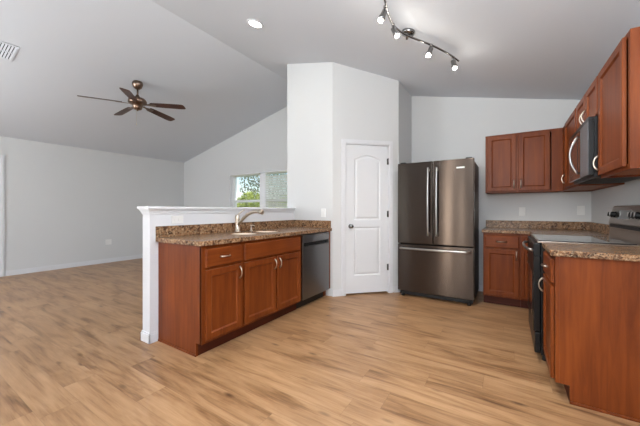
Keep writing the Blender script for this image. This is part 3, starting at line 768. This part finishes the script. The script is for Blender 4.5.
for kk in range(5):
    a0 = R(34 + 72 * kk); q_ = Matrix.Rotation(a0, 3, 'Z'); tw = Matrix.Rotation(R(-12), 3, 'X')
    out = []
    prof = [(.20, .046), (.24, .054), (.40, .060), (.60, .064), (.67, .062), (.695, .052), (.705, .03)]
    up = [(x_, w_) for x_, w_ in prof] + [(x_, -w_) for x_, w_ in prof[::-1]]
    def P(x_, y_, z_):
        v = tw @ Vector((0, y_, z_)); return q_ @ Vector((x_, v.y, v.z + .012 - .03 * (x_ - .2) / .5))
    n_ = len(up); m_ = MB()
    m_.add([P(a, b_, .003) for a, b_ in up] + [P(a, b_, -.003) for a, b_ in up], [tuple(range(n_)), tuple(range(n_, 2 * n_))[::-1]] + [(i, (i + 1) % n_, n_ + (i + 1) % n_, n_ + i) for i in range(n_)])
    bl = m_.build('blade', 'fan_blade', fn)
    m_ = MB(); ir = [(.09, .016), (.15, .014), (.20, .03), (.26, .034), (.275, .012)]
    up2 = ir + [(x_, -w_) for x_, w_ in ir[::-1]]; n_ = len(up2)
    m_.add([P(a, b_, -.0035) for a, b_ in up2] + [P(a, b_, -.010) for a, b_ in up2], [tuple(range(n_)), tuple(range(n_, 2 * n_))[::-1]] + [(i, (i + 1) % n_, n_ + (i + 1) % n_, n_ + i) for i in range(n_)])
    m_.build('blade_iron', 'bronze', bl)
MB().tube([(.03, -.03, -.05), (.03, -.03, -.29)], .0015, 6).lathe([(0, -.31), (.006, -.305), (.006, -.285), (0, -.28)], (.03, -.03, 0), (0, 0, 1), 10).build('pull_chain', 'nickel', fn)

# ------------------------------------------------------------------ recessed light, vent, track light
nR = Vector((SR, 0, 1)).normalized(); nL = Vector((-SL, 0, 1)).normalized()
rl = thing('recessed_light', 'round lit recessed light in the vaulted ceiling', 'ceiling light', (-2.352, 2.37, cz(-2.352)), 0)
MB().lathe([(.062, -.001), (.095, -.001), (.095, -.006), (.085, -.012), (.066, -.010), (.062, -.001)], (0, 0, 0), nR, 32).build('trim_ring', 'trim', rl)
MB().lathe([(0, -.004), (.061, -.004), (.061, -.008), (.03, -.012), (0, -.013)], (0, 0, 0), nR, 28).build('lens', 'bulb', rl)
ld = bpy.data.lights.new('recessed_lamp', 'AREA'); lo = bpy.data.objects.new('recessed_lamp', ld); COL.objects.link(lo)
ld.shape = 'DISK'; ld.size = .14; ld.energy = 1.6; ld.color = (1, .95, .88); lo.parent = rl; lo.location = -nR * .02; lo.rotation_euler = (-nR).to_track_quat('-Z', 'Y').to_euler()

vt = thing('ceiling_vent', 'white louvered air vent in the ceiling at the far left', 'vent', (-4.955, .80, cz(-4.955)), 0)
vt.rotation_euler = (0, -math.atan(SL), 0)
m_ = MB().box(-.165, .165, -.23, -.205, -.008, 0).box(-.165, .165, .205, .23, -.008, 0).box(-.165, -.14, -.205, .205, -.008, 0).box(.14, .165, -.205, .205, -.008, 0).box(-.008, .008, -.205, .205, -.008, 0)
m_.build('frame', 'ceiling', vt, bevel=.002, weld=False)
MB().box(-.14, .14, -.205, .205, -.0015, -.0003).build('duct_shade', 'dark_gap', vt)  # flat dark sheet; the shade inside the duct is painted by its colour
m_ = MB()
for r0, r1 in ((-.138, -.01), (.01, .138)):
    for i in range(16):
        y_ = -.195 + i * .026
        m_.add([(r0, y_, -.002), (r1, y_, -.002), (r1, y_ + .014, -.009), (r0, y_ + .014, -.009), (r0, y_ + .003, -.002), (r1, y_ + .003, -.002), (r1, y_ + .017, -.009), (r0, y_ + .017, -.009)],
               [(3, 2, 1, 0), (4, 5, 6, 7), (0, 1, 5, 4), (1, 2, 6, 5), (2, 3, 7, 6), (3, 0, 4, 7)])
m_.build('louvers', 'ceiling', vt, weld=False)

TC = Vector((-.794, 2.83, cz(-.794)))
tk = thing('track_light', 'brushed steel track light with curved bar and four lit spot heads', 'ceiling light', TC, 0)
MB().lathe([(0, 0), (.062, 0), (.066, -.012), (.058, -.03), (.03, -.036), (.012, -.038), (.010, -.075), (0, -.075)], (0, 0, 0), nR, 30).build('canopy', 'chrome', tk)
def bz(x_, d=.08): return cz(x_) - d
cp_ = [(-.775, 1.98), (-.79, 2.10), (-.800, 2.20), (-.830, 2.34), (-.851, 2.50), (-.835, 2.64), (-.785, 2.75), (-.718, 2.84), (-.617, 2.964), (-.522, 3.117), (-.464, 3.235), (-.424, 3.344)]
# smooth the control points
def cr(P_, n=5):
    out = []
    for i in range(len(P_) - 1):
        p0, p1, p2, p3 = P_[max(i - 1, 0)], P_[i], P_[i + 1], P_[min(i + 2, len(P_) - 1)]
        for j in range(n):
            t_ = j / n
            out.append(tuple(.5 * (2 * b1 + (c1 - a1) * t_ + (2 * a1 - 5 * b1 + 4 * c1 - d1) * t_ ** 2 + (-a1 + 3 * b1 - 3 * c1 + d1) * t_ ** 3) for a1, b1, c1, d1 in zip(p0, p1, p2, p3)))
    out.append(P_[-1]); return out
bar = [Vector((a, b_, bz(a))) - TC for a, b_ in cr(cp_)]
MB().tube(bar, .009, 10).build('curved_bar', 'chrome', tk)
heads = [((-.825, 2.28), (-.872, 2.265)), ((-.851, 2.544), (-.81, 2.56)), ((-.617, 2.964), (-.640, 2.93)), ((-.464, 3.25), (-.446, 3.26))]
for (jx, jy), (bx_, by_) in heads:
    J = Vector((jx, jy, bz(jx))); B = Vector((bx_, by_, J.z - .125))
    ax = (B - J - Vector((0, 0, -.03))).normalized()
    hd = MB().lathe([(0, 0), (.019, .0), (.023, .004), (.023, .05), (.028, .058), (.0265, .075), (.02, .076)], J + Vector((0, 0, -.03)) - TC, ax, 18)
    ho = hd.build('spot_head', 'chrome', tk)
    MB().lathe([(0, .008), (.015, .005), (.015, -.012), (0, -.016)], J - TC, (0, 0, 1), 12).tube([J - TC, J + Vector((0, 0, -.034)) - TC], .006, 8).build('swivel', 'chrome', ho)
    MB().lathe([(0, .050), (.014, .055), (.019, .082), (.0195, .090), (.012, .096), (0, .097)], J + Vector((0, 0, -.03)) - TC, ax, 16).build('bulb', 'bulb', ho)
    ld = bpy.data.lights.new('spot_lamp', 'POINT'); lo = bpy.data.objects.new('spot_lamp', ld); COL.objects.link(lo); lo.parent = tk
    ld.energy = .7; ld.shadow_soft_size = .03; ld.color = (1, .93, .82)
    sl = bpy.data.lights.new('spot_beam', 'SPOT'); sb = bpy.data.objects.new('spot_beam', sl); COL.objects.link(sb); sb.parent = tk
    sl.energy = 18; sl.spot_size = R(150); sl.spot_blend = 1.0; sl.shadow_soft_size = .03; sl.color = (1, .93, .84)
    sb.location = J + Vector((0, 0, -.03)) - TC + ax * .112; sb.rotation_euler = ax.to_track_quat('-Z', 'Y').to_euler()
    lo.location = J + Vector((0, 0, -.03)) - TC + ax * .112; lo.rotation_euler = ax.to_track_quat('-Z', 'Y').to_euler()

# ------------------------------------------------------------------ outdoors, seen through the back window
def leafmat(name, a, b_):
    m, n, l, b = base_mat(name, a, .6)
    v = coords(n, l); f_ = noise(n, l, v, 2.5, 2); l.new(ramp(n, l, f_, [(.35, a), (.65, b_)]), b.inputs['Base Color'])
    b.inputs['Subsurface Weight'].default_value = 0
    return m
M['leaf_lime'] = leafmat('sunlit_shrub_leaves', srgb(120, 140, 50), srgb(190, 200, 90))
M['leaf_dark'] = leafmat('tree_leaves', srgb(70, 86, 60), srgb(120, 134, 96))
M['bark'] = leafmat('grey_bark', srgb(96, 88, 80), srgb(130, 122, 112))
M['lawn'] = leafmat('lawn_grass', srgb(92, 112, 54), srgb(128, 146, 76))
g_ = MB().box(-60, 40, -40, 60, -.35, -.25).build('ground', 'lawn'); struct(g_, 'lawn outside the window', 'ground')
def foliage(c, r, n, size, name, mat, parent):
    m_ = MB()
    for i in range(n):
        while True:
            d = Vector((random.uniform(-1, 1), random.uniform(-1, 1), random.uniform(-1, 1)))
            if .3 < d.length < 1: break
        p = Vector(c) + Vector((d.x * r[0], d.y * r[1], d.z * r[2]))
        u = Vector((random.gauss(0, 1), random.gauss(0, 1), random.gauss(0, 1))).normalized(); w_ = u.orthogonal().normalized()
        s_ = size * random.uniform(.6, 1.2)
        m_.add([p - u * s_, p + w_ * s_ * .45, p + u * s_, p - w_ * s_ * .45], [(0, 1, 2, 3)])
    return m_.build(name, mat, parent, weld=False)
def shrub(x_, y_, rr_, h_, label, mat='leaf_lime'):
    r_ = thing('shrub', label, 'shrub', (x_, y_, -.25), 0, 'shrubs outside the window')
    foliage((0, 0, h_ * .55), (rr_, rr_, h_ * .48), 2200, .09, 'foliage', mat, r_)
    for i in range(4):
        g = i * 1.6; MB().tube([(0, 0, 0), (.15 * math.cos(g), .15 * math.sin(g), h_ * .3), (.4 * rr_ * math.cos(g), .4 * rr_ * math.sin(g), h_ * .75)], [.03, .02, .01], 6).build('stem', 'bark', r_)
def tree(x_, y_, h_, rr_, label, n=2600):
    r_ = thing('tree', label, 'tree', (x_, y_, -.25), 0, 'trees outside the window')
    MB().tube([(0, 0, 0), (.05, 0, h_ * .3), (-.05, .04, h_ * .6), (.02, 0, h_ * .95)], [.14, .11, .07, .02], 8).build('trunk', 'bark', r_)
    for i in range(9):
        g = i * 2.4; z = h_ * (.25 + .07 * i); L_ = rr_ * (1.0 - .04 * i)
        MB().tube([(0, 0, z), (L_ * .5 * math.cos(g), L_ * .5 * math.sin(g), z + .35), (L_ * math.cos(g), L_ * math.sin(g), z + .6)], [.05, .03, .01], 6).build('branch', 'bark', r_)
    foliage((0, 0, h_ * .62), (rr_, rr_, h_ * .42), n, .09, 'foliage', 'leaf_dark', r_)
shrub(-9.7, 9.6, .9, 2.15, 'bright green shrub outside, nearest the window mullion')
shrub(-12.2, 9.9, .9, 1.95, 'lower bright green shrub outside, left in the window')
shrub(-9.3, 12.2, 1.1, 2.3, 'bright green shrub outside behind the closed blind')
tree(-14.0, 15.0, 5.5, 1.7, 'bare branched tree outside behind the shrubs, left of two')
tree(-10.2, 15.6, 6.0, 1.8, 'leafier tree outside behind the shrubs, right of two', 3200)
